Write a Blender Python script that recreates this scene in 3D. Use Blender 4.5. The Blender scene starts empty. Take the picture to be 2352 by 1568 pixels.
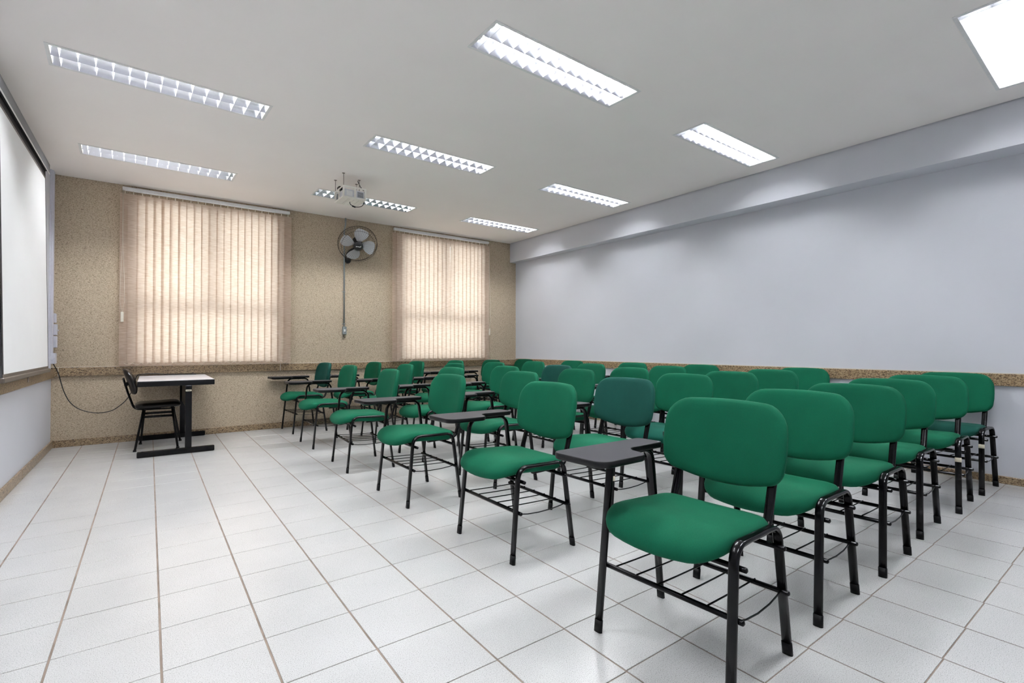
import bpy, math, random
from mathutils import Vector, Matrix

random.seed(7)
SC = bpy.context.scene
COL = SC.collection
PI = math.pi

# ------------------------------------------------------------------ camera, world, exposure
CAM_H = 1.1
cam_d = bpy.data.cameras.new('camera')
cam = bpy.data.objects.new('camera', cam_d)
COL.objects.link(cam)
cam_d.sensor_fit = 'HORIZONTAL'
cam_d.sensor_width = 36.0
cam_d.lens = 36.0 * 1135.69 / 2352.0
cam_d.clip_start = 0.02
cam_d.clip_end = 100
yaw, pitch, roll = math.radians(36.2535), math.radians(0.6276), math.radians(0.0189)
fw = Vector((math.sin(yaw) * math.cos(pitch), math.cos(yaw) * math.cos(pitch), math.sin(pitch)))
rt = Vector((math.cos(yaw), -math.sin(yaw), 0))
up = rt.cross(fw)
rt2 = rt * math.cos(roll) + up * math.sin(roll)
up2 = rt2.cross(fw)
cam.matrix_world = Matrix(((rt2.x, up2.x, -fw.x, 0), (rt2.y, up2.y, -fw.y, 0), (rt2.z, up2.z, -fw.z, CAM_H), (0, 0, 0, 1)))
SC.camera = cam

world = bpy.data.worlds.new('world')
SC.world = world
world.use_nodes = True
wn = world.node_tree
bg = wn.nodes['Background']
bg.inputs['Color'].default_value = (0.93, 0.96, 1.0, 1)      # plain bright overcast sky
bg.inputs['Strength'].default_value = 4.3

TUBE_POWER = 141.0          # emission of the fluorescent tubes
SC.view_settings.view_transform = 'Standard'
SC.view_settings.look = 'None'
SC.view_settings.exposure = 0.0
SC.view_settings.gamma = 1.0
SC.view_settings.use_curve_mapping = False
SC.cycles.use_denoising = True
SC.cycles.max_bounces = 10
SC.cycles.diffuse_bounces = 6
SC.cycles.glossy_bounces = 5
SC.cycles.transmission_bounces = 8
SC.cycles.sample_clamp_indirect = 12.0
SC.cycles.blur_glossy = 1.0


# ------------------------------------------------------------------ materials
def srgb(r, g, b):
    f = lambda c: (c / 255 / 12.92) if c / 255 <= 0.04045 else ((c / 255 + 0.055) / 1.055) ** 2.4
    return (f(r), f(g), f(b), 1)


class NT:
    def __init__(self, name):
        self.m = bpy.data.materials.new(name)
        self.m.use_nodes = True
        self.t = self.m.node_tree
        self.b = self.t.nodes['Principled BSDF']

    def n(self, typ, **kw):
        nd = self.t.nodes.new(typ)
        for k, v in kw.items():
            if k.startswith('i_'):
                nd.inputs[k[2:].replace('_', ' ')].default_value = v
            else:
                setattr(nd, k, v)
        return nd

    def l(self, a, b):
        self.t.links.new(a, b)

    def coord(self, kind='Object', scale=(1, 1, 1)):
        mp = self.n('ShaderNodeMapping')
        mp.inputs['Scale'].default_value = scale
        if kind == 'World':
            g = self.n('ShaderNodeNewGeometry')
            self.l(g.outputs['Position'], mp.inputs['Vector'])
        else:
            g = self.n('ShaderNodeTexCoord')
            self.l(g.outputs[kind], mp.inputs['Vector'])
        return mp.outputs['Vector']

    def ramp(self, fac, stops):
        r = self.n('ShaderNodeValToRGB')
        e = r.color_ramp.elements
        while len(e) < len(stops):
            e.new(0.5)
        for el, (p, c) in zip(e, stops):
            el.position = p
            el.color = c
        self.l(fac, r.inputs['Fac'])
        return r.outputs['Color']

    def bump(self, h, strength=0.2, dist=0.002):
        bp = self.n('ShaderNodeBump')
        bp.inputs['Strength'].default_value = strength
        bp.inputs['Distance'].default_value = dist
        self.l(h, bp.inputs['Height'])
        self.l(bp.outputs['Normal'], self.b.inputs['Normal'])

    def set(self, **kw):
        for k, v in kw.items():
            self.b.inputs[k.replace('_', ' ')].default_value = v
        return self


def plain(name, col, rough=0.5, metal=0.0, spec=0.5, grain=0.04, gscale=60):
    t = NT(name)
    t.set(Roughness=rough, Metallic=metal)
    t.b.inputs['Specular IOR Level'].default_value = spec
    nz = t.n('ShaderNodeTexNoise')
    nz.inputs['Scale'].default_value = gscale
    t.l(t.coord('World'), nz.inputs['Vector'])
    lo = tuple(c * (1 - grain) for c in col[:3]) + (1,)
    hi = tuple(min(1, c * (1 + grain)) for c in col[:3]) + (1,)
    t.l(t.ramp(nz.outputs['Fac'], [(0.3, lo), (0.7, hi)]), t.b.inputs['Base Color'])
    return t.m


M = {}
# wall paint
M['paint'] = plain('lavender_wall_paint', srgb(209, 211, 218), 0.55, spec=0.3, grain=0.012, gscale=2.5)
M['ceiling'] = plain('ceiling_paint', srgb(250, 245, 241), 0.8, spec=0.2, grain=0.01, gscale=2)
M['plenum'] = plain('plenum_dark', (0.12, 0.115, 0.11, 1), 0.9)
# stucco
t = NT('beige_scratched_stucco')
t.set(Roughness=0.9)
t.b.inputs['Specular IOR Level'].default_value = 0.2
v = t.coord('World', (52, 52, 120))
n1 = t.n('ShaderNodeTexNoise')
n1.inputs['Scale'].default_value = 1.6
n1.inputs['Detail'].default_value = 5
n1.inputs['Distortion'].default_value = 0.6
t.l(v, n1.inputs['Vector'])
c1 = t.ramp(n1.outputs['Fac'], [(0.30, srgb(100, 86, 70)), (0.41, srgb(170, 154, 132)), (0.58, srgb(198, 183, 161)), (0.78, srgb(210, 197, 177))])
t.l(c1, t.b.inputs['Base Color'])
t.bump(n1.outputs['Fac'], 0.55, 0.004)
M['stucco'] = t.m
# granite
t = NT('brown_granite')
t.set(Roughness=0.28)
v = t.coord('World', (60, 60, 100))
n1 = t.n('ShaderNodeTexNoise')
n1.inputs['Scale'].default_value = 1.0
n1.inputs['Detail'].default_value = 4
n1.inputs['Roughness'].default_value = 0.65
n1.inputs['Distortion'].default_value = 1.2
t.l(v, n1.inputs['Vector'])
c1 = t.ramp(n1.outputs['Fac'], [(0.36, srgb(38, 31, 26)), (0.44, srgb(98, 78, 56)), (0.52, srgb(150, 126, 94)), (0.585, srgb(186, 168, 138)), (0.66, srgb(92, 68, 48))])
t.l(c1, t.b.inputs['Base Color'])
M['granite'] = t.m
M['caulk'] = plain('white_caulk', srgb(205, 200, 190), 0.7)
# floor tile
t = NT('speckled_ceramic_tile')
t.set(Roughness=0.2)
t.b.inputs['Specular IOR Level'].default_value = 0.5
v = t.coord('World')
n1 = t.n('ShaderNodeTexNoise')
n1.inputs['Scale'].default_value = 330
n1.inputs['Detail'].default_value = 2
t.l(v, n1.inputs['Vector'])
n2 = t.n('ShaderNodeTexNoise')
n2.inputs['Scale'].default_value = 3.0
n2.inputs['Detail'].default_value = 3
t.l(v, n2.inputs['Vector'])
c1 = t.ramp(n1.outputs['Fac'], [(0.30, srgb(136, 134, 130)), (0.41, srgb(192, 192, 191)), (0.6, srgb(205, 205, 204)), (0.75, srgb(213, 213, 212))])
c2 = t.ramp(n2.outputs['Fac'], [(0.3, (0.93, 0.93, 0.93, 1)), (0.7, (1, 1, 1, 1))])
mx = t.n('ShaderNodeMix', data_type='RGBA', blend_type='MULTIPLY')
mx.inputs[0].default_value = 1
t.l(c1, mx.inputs[6])
t.l(c2, mx.inputs[7])
t.l(mx.outputs[2], t.b.inputs['Base Color'])
n3 = t.n('ShaderNodeTexNoise')
n3.inputs['Scale'].default_value = 160
t.l(v, n3.inputs['Vector'])
t.bump(n3.outputs['Fac'], 0.06, 0.001)
M['tile'] = t.m
M['grout'] = plain('brown_grey_grout', srgb(130, 116, 104), 0.85, grain=0.25, gscale=9)


# fabric whose tint comes from the object's own colour
def fabric(name, use_obj=True, col=None):
    t = NT(name)
    t.set(Roughness=0.85)
    t.b.inputs['Specular IOR Level'].default_value = 0.12
    t.b.inputs['Sheen Weight'].default_value = 0.0
    t.b.inputs['Sheen Roughness'].default_value = 0.5
    wv = t.n('ShaderNodeTexNoise')
    wv.inputs['Scale'].default_value = 1.0
    wv.inputs['Detail'].default_value = 2
    t.l(t.coord('Object', (420, 420, 900)), wv.inputs['Vector'])
    big = t.n('ShaderNodeTexNoise')
    big.inputs['Scale'].default_value = 7
    t.l(t.coord('World'), big.inputs['Vector'])
    sh = t.ramp(wv.outputs['Fac'], [(0.3, (0.78, 0.78, 0.78, 1)), (0.7, (1.04, 1.04, 1.04, 1))])
    sb = t.ramp(big.outputs['Fac'], [(0.3, (0.9, 0.9, 0.9, 1)), (0.7, (1.04, 1.04, 1.04, 1))])
    m1 = t.n('ShaderNodeMix', data_type='RGBA', blend_type='MULTIPLY')
    m1.inputs[0].default_value = 1
    oi = t.n('ShaderNodeObjectInfo')
    t.l(oi.outputs['Color'], m1.inputs[6])
    t.l(sh, m1.inputs[7])
    m2 = t.n('ShaderNodeMix', data_type='RGBA', blend_type='MULTIPLY')
    m2.inputs[0].default_value = 1
    t.l(m1.outputs[2], m2.inputs[6])
    t.l(sb, m2.inputs[7])
    t.l(m2.outputs[2], t.b.inputs['Base Color'])
    t.bump(wv.outputs['Fac'], 0.25, 0.0008)
    return t.m


M['fabric'] = fabric('woven_green_upholstery')
GREEN = srgb(11, 83, 58)
GREEN_LIGHT = srgb(28, 128, 88)
GREEN_DARK = srgb(20, 66, 58)
GREEN_DEEP = srgb(7, 72, 48)
M['steel'] = plain('black_painted_steel', srgb(7, 7, 9), 0.17, spec=0.16, grain=0.1)
M['rubber'] = plain('black_plastic_cap', srgb(11, 11, 13), 0.5, spec=0.15)
M['tablet_top'] = plain('dark_grey_laminate', srgb(40, 39, 43), 0.5, spec=0.22, grain=0.04, gscale=300)
M['tablet_edge'] = plain('black_plastic_edge', srgb(9, 9, 11), 0.42, spec=0.2)
M['tape'] = plain('cream_tape', srgb(214, 206, 184), 0.7)
M['ink'] = plain('dark_print', srgb(60, 60, 66), 0.7)
M['white_metal'] = plain('white_enamel', srgb(232, 232, 230), 0.4)
M['mirror'] = plain('specular_aluminium', (0.80, 0.81, 0.86, 1), 0.2, metal=1.0, grain=0.01)
M['blade'] = plain('satin_louver_blade', (0.85, 0.86, 0.88, 1), 0.35, metal=0.6, grain=0.01)
t = NT('fluorescent_tube')
t.b.inputs['Base Color'].default_value = (1, 1, 1, 1)
t.b.inputs['Emission Color'].default_value = (0.97, 0.985, 1.0, 1)
t.b.inputs['Emission Strength'].default_value = TUBE_POWER
M['tube'] = t.m
M['alu'] = plain('anodised_aluminium', srgb(170, 172, 175), 0.4, metal=0.8)
M['blind_rail'] = plain('white_blind_rail', srgb(222, 222, 222), 0.4)
# translucent blind fabric
t = NT('sheer_beige_blind')
v = t.coord('World', (14, 14, 330))
n1 = t.n('ShaderNodeTexNoise')
n1.inputs['Scale'].default_value = 1.0
n1.inputs['Detail'].default_value = 4
t.l(v, n1.inputs['Vector'])
c1 = t.ramp(n1.outputs['Fac'], [(0.32, srgb(190, 167, 146)), (0.5, srgb(207, 188, 170)), (0.68, srgb(222, 207, 193))])
dif = t.n('ShaderNodeBsdfDiffuse')
trl = t.n('ShaderNodeBsdfTranslucent')
mxs = t.n('ShaderNodeMixShader')
mxs.inputs[0].default_value = 0.5
t.l(c1, dif.inputs['Color'])
t.l(c1, trl.inputs['Color'])
t.l(dif.outputs[0], mxs.inputs[1])
t.l(trl.outputs[0], mxs.inputs[2])
t.l(mxs.outputs[0], t.t.nodes['Material Output'].inputs['Surface'])
M['blind'] = t.m
M['cord'] = plain('cream_cord', srgb(226, 220, 206), 0.6)
t = NT('window_glass')
t.b.inputs['Transmission Weight'].default_value = 1.0
t.b.inputs['Roughness'].default_value = 0.02
t.b.inputs['Base Color'].default_value = (0.95, 0.98, 0.97, 1)
t.b.inputs['IOR'].default_value = 1.05
M['glass'] = t.m
M['screen'] = plain('matte_white_screen', srgb(238, 239, 240), 0.85, spec=0.2, grain=0.008, gscale=4)
M['screen_border'] = plain('black_screen_border', srgb(30, 27, 30), 0.8)
M['taupe'] = plain('dark_taupe_bar', srgb(96, 88, 80), 0.45)
M['casing'] = plain('grey_screen_casing', srgb(104, 105, 108), 0.5)
M['trunk'] = plain('pale_pvc', srgb(206, 206, 216), 0.45)
M['desk_top'] = plain('pale_grey_laminate', srgb(206, 203, 206), 0.35, grain=0.05, gscale=120)
M['vinyl'] = plain('black_vinyl', srgb(15, 12, 11), 0.28, spec=0.3, grain=0.12)
M['galv'] = plain('galvanised_conduit', srgb(158, 164, 164), 0.42, metal=0.55)
M['fan_blade'] = plain('grey_plastic_blade', srgb(196, 198, 200), 0.45)
M['wire'] = plain('dark_bronze_wire', srgb(58, 48, 40), 0.45, metal=0.3)
M['cream_metal'] = plain('cream_enamel', srgb(236, 233, 224), 0.45)
M['proj'] = plain('white_projector_plastic', srgb(214, 216, 220), 0.45)
M['grille'] = plain('grey_grille', srgb(120, 124, 128), 0.5)
M['black'] = plain('black_cable', srgb(20, 19, 22), 0.5)
M['rod'] = plain('threaded_steel_rod', srgb(128, 118, 110), 0.4, metal=0.5)


# ------------------------------------------------------------------ mesh helpers
class MB:
    def __init__(self):
        self.v, self.f, self.mi, self.sm = [], [], [], []

    def add(self, vs, fs, mi=0, smooth=False):
        o = len(self.v)
        self.v += [tuple(p) for p in vs]
        for f in fs:
            self.f.append(tuple(i + o for i in f))
            self.mi.append(mi)
            self.sm.append(smooth)

    def box(self, x0, x1, y0, y1, z0, z1, mi=0):
        vs = [(x, y, z) for x in (x0, x1) for y in (y0, y1) for z in (z0, z1)]
        self.add(vs, [(0, 1, 3, 2), (4, 6, 7, 5), (0, 4, 5, 1), (2, 3, 7, 6), (0, 2, 6, 4), (1, 5, 7, 3)], mi)

    def bbox(self, x0, x1, y0, y1, z0, z1, b=0.004, mi=0):
        """box with chamfered vertical and horizontal edges (ring construction along z)"""
        def ring(i, z):
            return [(x0 + i + b, y0 + i, z), (x1 - i - b, y0 + i, z), (x1 - i, y0 + i + b, z), (x1 - i, y1 - i - b, z),
                    (x1 - i - b, y1 - i, z), (x0 + i + b, y1 - i, z), (x0 + i, y1 - i - b, z), (x0 + i, y0 + i + b, z)]
        self.loft([ring(b, z0), ring(0, z0 + b), ring(0, z1 - b), ring(b, z1)], mi=mi)

    def loft(self, rings, mi=0, smooth=False, caps=True, capmi=None):
        n = len(rings[0])
        vs = [p for r in rings for p in r]
        fs = []
        for k in range(len(rings) - 1):
            for i in range(n):
                j = (i + 1) % n
                fs.append((k * n + i, k * n + j, (k + 1) * n + j, (k + 1) * n + i))
        o = len(self.v)
        self.add(vs, fs, mi, smooth)
        if caps:
            cm = mi if capmi is None else capmi
            self.f.append(tuple(o + i for i in reversed(range(n))))
            self.mi.append(mi); self.sm.append(False)
            self.f.append(tuple(o + (len(rings) - 1) * n + i for i in range(n)))
            self.mi.append(cm); self.sm.append(False)

    def sweep(self, pts, side, prof, mi=0, smooth=True, caps=True):
        """prof: list of (a along side, b along normal)"""
        pts = [Vector(p) for p in pts]
        rings = []
        for i, p in enumerate(pts):
            a = pts[max(i - 1, 0)]
            b = pts[min(i + 1, len(pts) - 1)]
            tg = (b - a).normalized()
            s = Vector(side)
            s = (s - tg * s.dot(tg)).normalized()
            nn = tg.cross(s)
            k = 1.0
            if 0 < i < len(pts) - 1:
                c = (pts[i] - a).normalized().dot((b - pts[i]).normalized())
                k = 1 / max(0.5, math.sqrt((1 + c) / 2))
            rings.append([p + s * u + nn * (w * k) for u, w in prof])
        self.loft(rings, mi, smooth, caps)

    def tube(self, pts, r, n=8, mi=0, side=None):
        prof = [(r * math.cos(2 * PI * i / n), r * math.sin(2 * PI * i / n)) for i in range(n)]
        pts = [Vector(p) for p in pts]
        if side is None:
            d = (pts[-1] - pts[0])
            if d.length < 1e-6:
                d = pts[len(pts) // 2] - pts[0]
            side = min([Vector((1, 0, 0)), Vector((0, 1, 0)), Vector((0, 0, 1))], key=lambda a: abs(a.dot(d.normalized())))
        self.sweep(pts, side, prof, mi)

    def ring(self, c, ax, R, r, n=40, m=5, mi=0):
        ax = Vector(ax).normalized()
        a = ax.orthogonal().normalized()
        b = ax.cross(a)
        c = Vector(c)
        vs, fs = [], []
        for i in range(n):
            th = 2 * PI * i / n
            d = a * math.cos(th) + b * math.sin(th)
            for j in range(m):
                ph = 2 * PI * j / m
                vs.append(c + d * (R + r * math.cos(ph)) + ax * (r * math.sin(ph)))
        for i in range(n):
            for j in range(m):
                fs.append((i * m + j, ((i + 1) % n) * m + j, ((i + 1) % n) * m + (j + 1) % m, i * m + (j + 1) % m))
        self.add(vs, fs, mi, True)

    def lathe(self, c, ax, prof, n=20, mi=0, smooth=True):
        """prof: list of (radius, along axis)"""
        ax = Vector(ax).normalized()
        a = ax.orthogonal().normalized()
        b = ax.cross(a)
        c = Vector(c)
        rings = [[c + ax * h + (a * math.cos(2 * PI * i / n) + b * math.sin(2 * PI * i / n)) * max(r, 1e-4) for i in range(n)] for r, h in prof]
        self.loft(rings, mi, smooth)

    def mesh(self, name, mats):
        me = bpy.data.meshes.new(name)
        me.from_pydata(self.v, [], self.f)
        for m in (mats if isinstance(mats, (list, tuple)) else [mats]):
            me.materials.append(m)
        me.polygons.foreach_set('material_index', self.mi)
        me.polygons.foreach_set('use_smooth', self.sm)
        me.update()
        return me

    def build(self, name, mats, parent=None, loc=None):
        return link(name, self.mesh(name, mats), parent, loc)


def link(name, me, parent=None, loc=None):
    o = bpy.data.objects.new(name, me)
    COL.objects.link(o)
    if parent is not None:
        o.parent = parent
    if loc is not None:
        o.location = loc
    return o


def box_obj(name, m, parent, *b):
    k = MB()
    k.box(*b)
    return k.build(name, m, parent)


def thing(name, label, cat, loc=(0, 0, 0), rz=0.0, group=None):
    o = bpy.data.objects.new(name, None)
    o.empty_display_size = 0.1
    COL.objects.link(o)
    o.location = loc
    o.rotation_euler = (0, 0, rz)
    return tag(o, label, cat, group)


def tag(o, label, cat, group=None):
    o['label'] = label
    o['category'] = cat
    if group:
        o['group'] = group
    return o


def struct(o):
    o['kind'] = 'structure'
    return o


def children_map():
    d = {}
    for o in bpy.data.objects:
        if o.parent:
            d.setdefault(o.parent.name, []).append(o)
    return d


def copy_tree(o, kids, parent=None):
    c = o.copy()
    COL.objects.link(c)
    if parent is not None:
        c.parent = parent
    for ch in kids.get(o.name, []):
        copy_tree(ch, kids, c)
    return c


def fillet(pts, rad, n=6, closed=False):
    """round the corners of a polyline; rad: number or list"""
    P = [Vector(p) for p in pts]
    N = len(P)
    R = rad if isinstance(rad, (list, tuple)) else [rad] * N
    out = []
    for i in range(N):
        if not closed and i in (0, N - 1):
            out.append(P[i])
            continue
        a, b, c = P[i - 1], P[i], P[(i + 1) % N]
        u, w = (a - b), (c - b)
        lu, lw = u.length, w.length
        u, w = u / lu, w / lw
        ang = math.acos(max(-1, min(1, u.dot(w))))
        d = min(R[i] / math.tan(ang / 2), lu * 0.49, lw * 0.49)
        r = d * math.tan(ang / 2)
        cen = b + (u + w).normalized() * (r / math.sin(ang / 2))
        s, e = b + u * d, b + w * d
        va, vb = s - cen, e - cen
        tot = va.angle(vb)
        axis = va.cross(vb).normalized() if len(va) == 3 else None
        for k in range(n + 1):
            q = Matrix.Rotation(tot * k / n, 3, axis) @ va
            out.append(cen + q)
    return out


def stadium(w, t, n=5):
    """flat oval profile: w wide along 'side', t thick"""
    r = t / 2
    h = w / 2 - r
    pr = []
    for k in range(n + 1):
        a = -PI / 2 + PI * k / n
        pr.append((h + r * math.cos(a), r * math.sin(a)))
    for k in range(n + 1):
        a = PI / 2 + PI * k / n
        pr.append((-h + r * math.cos(a), r * math.sin(a)))
    return pr


# ------------------------------------------------------------------ room dimensions
XL, YB, ZC, YF, ZT = -0.86, 7.298, 2.981, -0.5, 3.2
XR_B = 5.435                                             # right wall at the window wall
RSLOPE = 0.0215                                          # it runs slightly outwards towards the viewer
XRf = lambda y: XR_B + RSLOPE * (YB - y)
BEAM_X, BEAM_Z = 5.305, 2.636

# floor: grout bed with single tiles proud of it
k = MB()
k.add([(XL - .1, YF - .1, -.003), (XRf(YF) + .1, YF - .1, -.003), (XRf(YF) + .1, YB + .1, -.003), (XL - .1, YB + .1, -.003),
       (XL - .1, YF - .1, -.1), (XRf(YF) + .1, YF - .1, -.1), (XRf(YF) + .1, YB + .1, -.1), (XL - .1, YB + .1, -.1)],
      [(0, 1, 2, 3), (7, 6, 5, 4), (0, 4, 5, 1), (1, 5, 6, 2), (2, 6, 7, 3), (3, 7, 4, 0)])
floor = struct(k.build('floor', M['grout']))

OX, SX = -0.596, 0.3184
OY, SY = 2.371, 0.3131
GX, GY = 0.0075, 0.0045
tiles = []
for c in range(-1, 20):
    for r in range(-10, 17):
        x0, x1 = OX + c * SX + GX / 2, OX + (c + 1) * SX - GX / 2
        sh = (0.011 * (c - 1)) * SY
        y0, y1 = OY + r * SY + sh + GY / 2, OY + (r + 1) * SY + sh - GY / 2
        x0, y0, y1 = max(x0, XL), max(y0, YF), min(y1, YB)
        x1 = min(x1, XRf((y0 + y1) / 2))
        if x1 - x0 < 0.02 or y1 - y0 < 0.02:
            continue
        tiles.append((x0, x1, y0, y1))


def pix(p):
    d = Vector(p) - Vector((0, 0, CAM_H))
    z = d.dot(fw)
    if z < 0.05:
        return None
    return (1176 + 1135.69 * d.dot(rt2) / z, 784 - 1135.69 * d.dot(up2) / z)


def seen_area(t):
    n = 0
    tot = 0.0
    for i in range(4):
        for j in range(4):
            p = (t[0] + (t[1] - t[0]) * (i + .5) / 4, t[2] + (t[3] - t[2]) * (j + .5) / 4, 0)
            q = pix(p)
            if q and 0 <= q[0] <= 2352 and 0 <= q[1] <= 1568:
                d = Vector(p) - Vector((0, 0, CAM_H))
                tot += 1 / d.dot(fw) ** 3
    return tot * (t[1] - t[0]) * (t[3] - t[2])


tiles.sort(key=seen_area, reverse=True)


def tile_geo(k, t, dz):
    x0, x1, y0, y1 = t
    b = 0.0008
    vs = [(x0, y0, -.0035), (x1, y0, -.0035), (x1, y1, -.0035), (x0, y1, -.0035),
          (x0, y0, dz - b), (x1, y0, dz - b), (x1, y1, dz - b), (x0, y1, dz - b),
          (x0 + b, y0 + b, dz), (x1 - b, y0 + b, dz), (x1 - b, y1 - b, dz), (x0 + b, y1 - b, dz)]
    fs = [(8, 9, 10, 11)]
    for a in (0, 4):
        for i in range(4):
            j = (i + 1) % 4
            fs.append((a + i, a + j, a + 4 + j, a + 4 + i))
    k.add(vs, fs)


for t_ in tiles[:300]:
    k = MB()
    tile_geo(k, t_, random.uniform(-.0003, .0))
    k.build('tile', M['tile'], floor)
k = MB()
for t_ in tiles[300:]:
    tile_geo(k, t_, random.uniform(-.0003, .0))
o = k.build('distant_tiling', M['tile'], floor)
o['kind'] = 'stuff'

# walls
struct(box_obj('wall_left', M['paint'], None, XL - .15, XL, YF - .15, YB + .2, -.1, ZT))
struct(box_obj('wall_rear', M['paint'], None, XL - .15, 5.9, YF - .15, YF, -.1, ZT))
k = MB()
xa, xb = XRf(YF - .15), XRf(YB + .2)
k.loft([[(xa, YF - .15, z), (xa + .15, YF - .15, z), (xb + .15, YB + .2, z), (xb, YB + .2, z)] for z in (-.1, ZT)])
struct(k.build('wall_right', M['paint']))
# back wall with two window openings
WIN = [(-0.15, 1.41), (3.17, 4.725)]
WZ0, WZ1 = 0.885, 2.845
k = MB()
xs = [XL - .15, WIN[0][0], WIN[0][1], WIN[1][0], WIN[1][1], XR_B + .2]
for i in range(5):
    if i in (1, 3):
        k.box(xs[i], xs[i + 1], YB, YB + .18, -.1, WZ0)
        k.box(xs[i], xs[i + 1], YB, YB + .18, WZ1, ZT)
    else:
        k.box(xs[i], xs[i + 1], YB, YB + .18, -.1, ZT)
struct(k.build('wall_back', M['stucco']))

# windows: sliding aluminium frames with glass
for i, (a, b) in enumerate(WIN):
    e = bpy.data.objects.new('window_%d' % (i + 1), None)
    COL.objects.link(e)
    e.location = ((a + b) / 2, YB + .05, WZ0)
    struct(e)
    w = (b - a) / 2
    hgt = WZ1 - WZ0
    k = MB()
    k.box(-w, w, -.03, .03, 0, .045)
    k.box(-w, w, -.03, .03, hgt - .045, hgt)
    k.box(-w, -w + .045, -.03, .03, .045, hgt - .045)
    k.box(w - .045, w, -.03, .03, .045, hgt - .045)
    k.build('window_frame', M['alu'], e)
    k = MB()
    k.box(-w + .045, w - .045, -.028, .028, .665, .735)
    k.build('transom', M['alu'], e)
    k = MB()
    k.box(-.03, .03, -.026, .026, .735, hgt - .045)
    k.build('mullion', M['alu'], e)
    for (p0, p1, q0, q1) in ((-w + .045, -.03, .735, hgt - .045), (.03, w - .045, .735, hgt - .045), (-w + .045, w - .045, .045, .665)):
        k = MB()
        k.box(p0, p1, -.003, .003, q0, q1)
        k.build('pane', M['glass'], e)

# ceiling with openings for the recessed lights
LHX, LHY = 0.645, 0.148
# (column, row): centre x, centre y, small turn in degrees; row 0 is the one nearest the camera end
LIGHTS = {(0, 0): (.105, .66, 0), (0, 1): (.105, 2.47, 0), (0, 2): (.107, 4.334, 2.4), (0, 3): (.103, 6.214, 1.7),
          (1, 0): (2.25, .66, 0), (1, 1): (2.248, 2.50, .9), (1, 2): (2.254, 4.391, .4), (1, 3): (2.252, 6.253, 2.2),
          (2, 0): (4.345, .634, 1.4), (2, 1): (4.385, 2.529, .5), (2, 2): (4.387, 4.414, 0), (2, 3): (4.375, 6.26, .7)}
from mathutils.geometry import tessellate_polygon
loops = [[Vector((x, y, 0)) for x, y in ((XL, YF), (BEAM_X - .016, YF), (BEAM_X - .016, YB - .012), (XL, YB - .012))]]
for (x, y, a) in LIGHTS.values():
    c_, s_ = math.cos(math.radians(a)), math.sin(math.radians(a))
    loops.append([Vector((x + c_ * u - s_ * v, y + s_ * u + c_ * v, 0)) for u, v in ((-LHX, -LHY), (-LHX, LHY), (LHX, LHY), (LHX, -LHY))])
flat = [p for l_ in loops for p in l_]
tris = tessellate_polygon(loops)
k = MB()
n_ = len(flat)
fs = []
for t_ in tris:
    a, b, c = (flat[q] for q in t_)
    if (b - a).cross(c - a).z > 0:
        t_ = tuple(reversed(t_))
    fs.append(tuple(t_))
    fs.append(tuple(q + n_ for q in reversed(t_)))
q0 = 0
for l_ in loops:
    m_ = len(l_)
    for i in range(m_):
        fs.append((q0 + i, q0 + (i + 1) % m_, q0 + n_ + (i + 1) % m_, q0 + n_ + i))
    q0 += m_
k.add([(p.x, p.y, ZC) for p in flat] + [(p.x, p.y, ZC + .005) for p in flat], fs)
struct(k.build('ceiling', M['ceiling']))
k = MB()
k.box(XL - .15, 5.9, YF - .15, YB + .2, ZT, ZT + .1)
struct(k.build('ceiling_slab', M['plenum']))
k = MB()
k.box(BEAM_X, 5.75, YF, YB, BEAM_Z, ZT)
struct(k.build('ceiling_beam', M['paint']))


# granite rails and baseboards, in single slabs with caulked joints
def slabs(name, axis, lo, hi, fixed0, fixed1, z0, z1, cuts, slope=None, caulk=True, bead=False):
    e = bpy.data.objects.new(name, None)
    COL.objects.link(e)
    struct(e)
    ed = [lo] + [c for c in cuts if lo < c < hi] + [hi]
    for a, b in zip(ed[:-1], ed[1:]):
        k = MB()
        g = 0.0012
        a_, b_ = a + g, b - g
        if axis == 'x':
            k.bbox(a_, b_, fixed0, fixed1, z0, z1, .003)
        elif slope:
            rings = []
            bb = 0.003
            for ins, z in ((bb, z0), (0, z0 + bb), (0, z1 - bb), (bb, z1)):
                rings.append([(slope(a_) + fixed0 + ins, a_ + ins, z), (slope(a_) + fixed1, a_ + ins, z), (slope(b_) + fixed1, b_ - ins, z), (slope(b_) + fixed0 + ins, b_ - ins, z)])
            k.loft(rings)
        else:
            k.bbox(fixed0, fixed1, a_, b_, z0, z1, .003)
        k.build('granite_slab', M['granite'], e)
    k = MB()
    for c in ed[1:-1]:
        if axis == 'x':
            k.box(c - .003, c + .003, fixed0 - .0008, fixed1, z0 + .001, z1 + .0006)
        elif slope:
            k.box(slope(c) + fixed0 - .0008, slope(c) + fixed1, c - .003, c + .003, z0 + .001, z1 + .0006)
        else:
            k.box(fixed0, fixed1 + .0008, c - .003, c + .003, z0 + .001, z1 + .0006)
    if len(ed) > 2 and caulk:
        k.build('caulk_joint', M['caulk'], e)
    if bead:
        k = MB()
        if slope:
            k.loft([[(slope(lo) - .004, lo, z), (slope(lo), lo, z), (slope(hi), hi, z), (slope(hi) - .004, hi, z)] for z in (z1, z1 + .006)])
        else:
            k.box(lo, hi, fixed1 - .004, fixed1, z1, z1 + .005)
        k.build('caulk_bead', M['caulk'], e)
    return e


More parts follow.
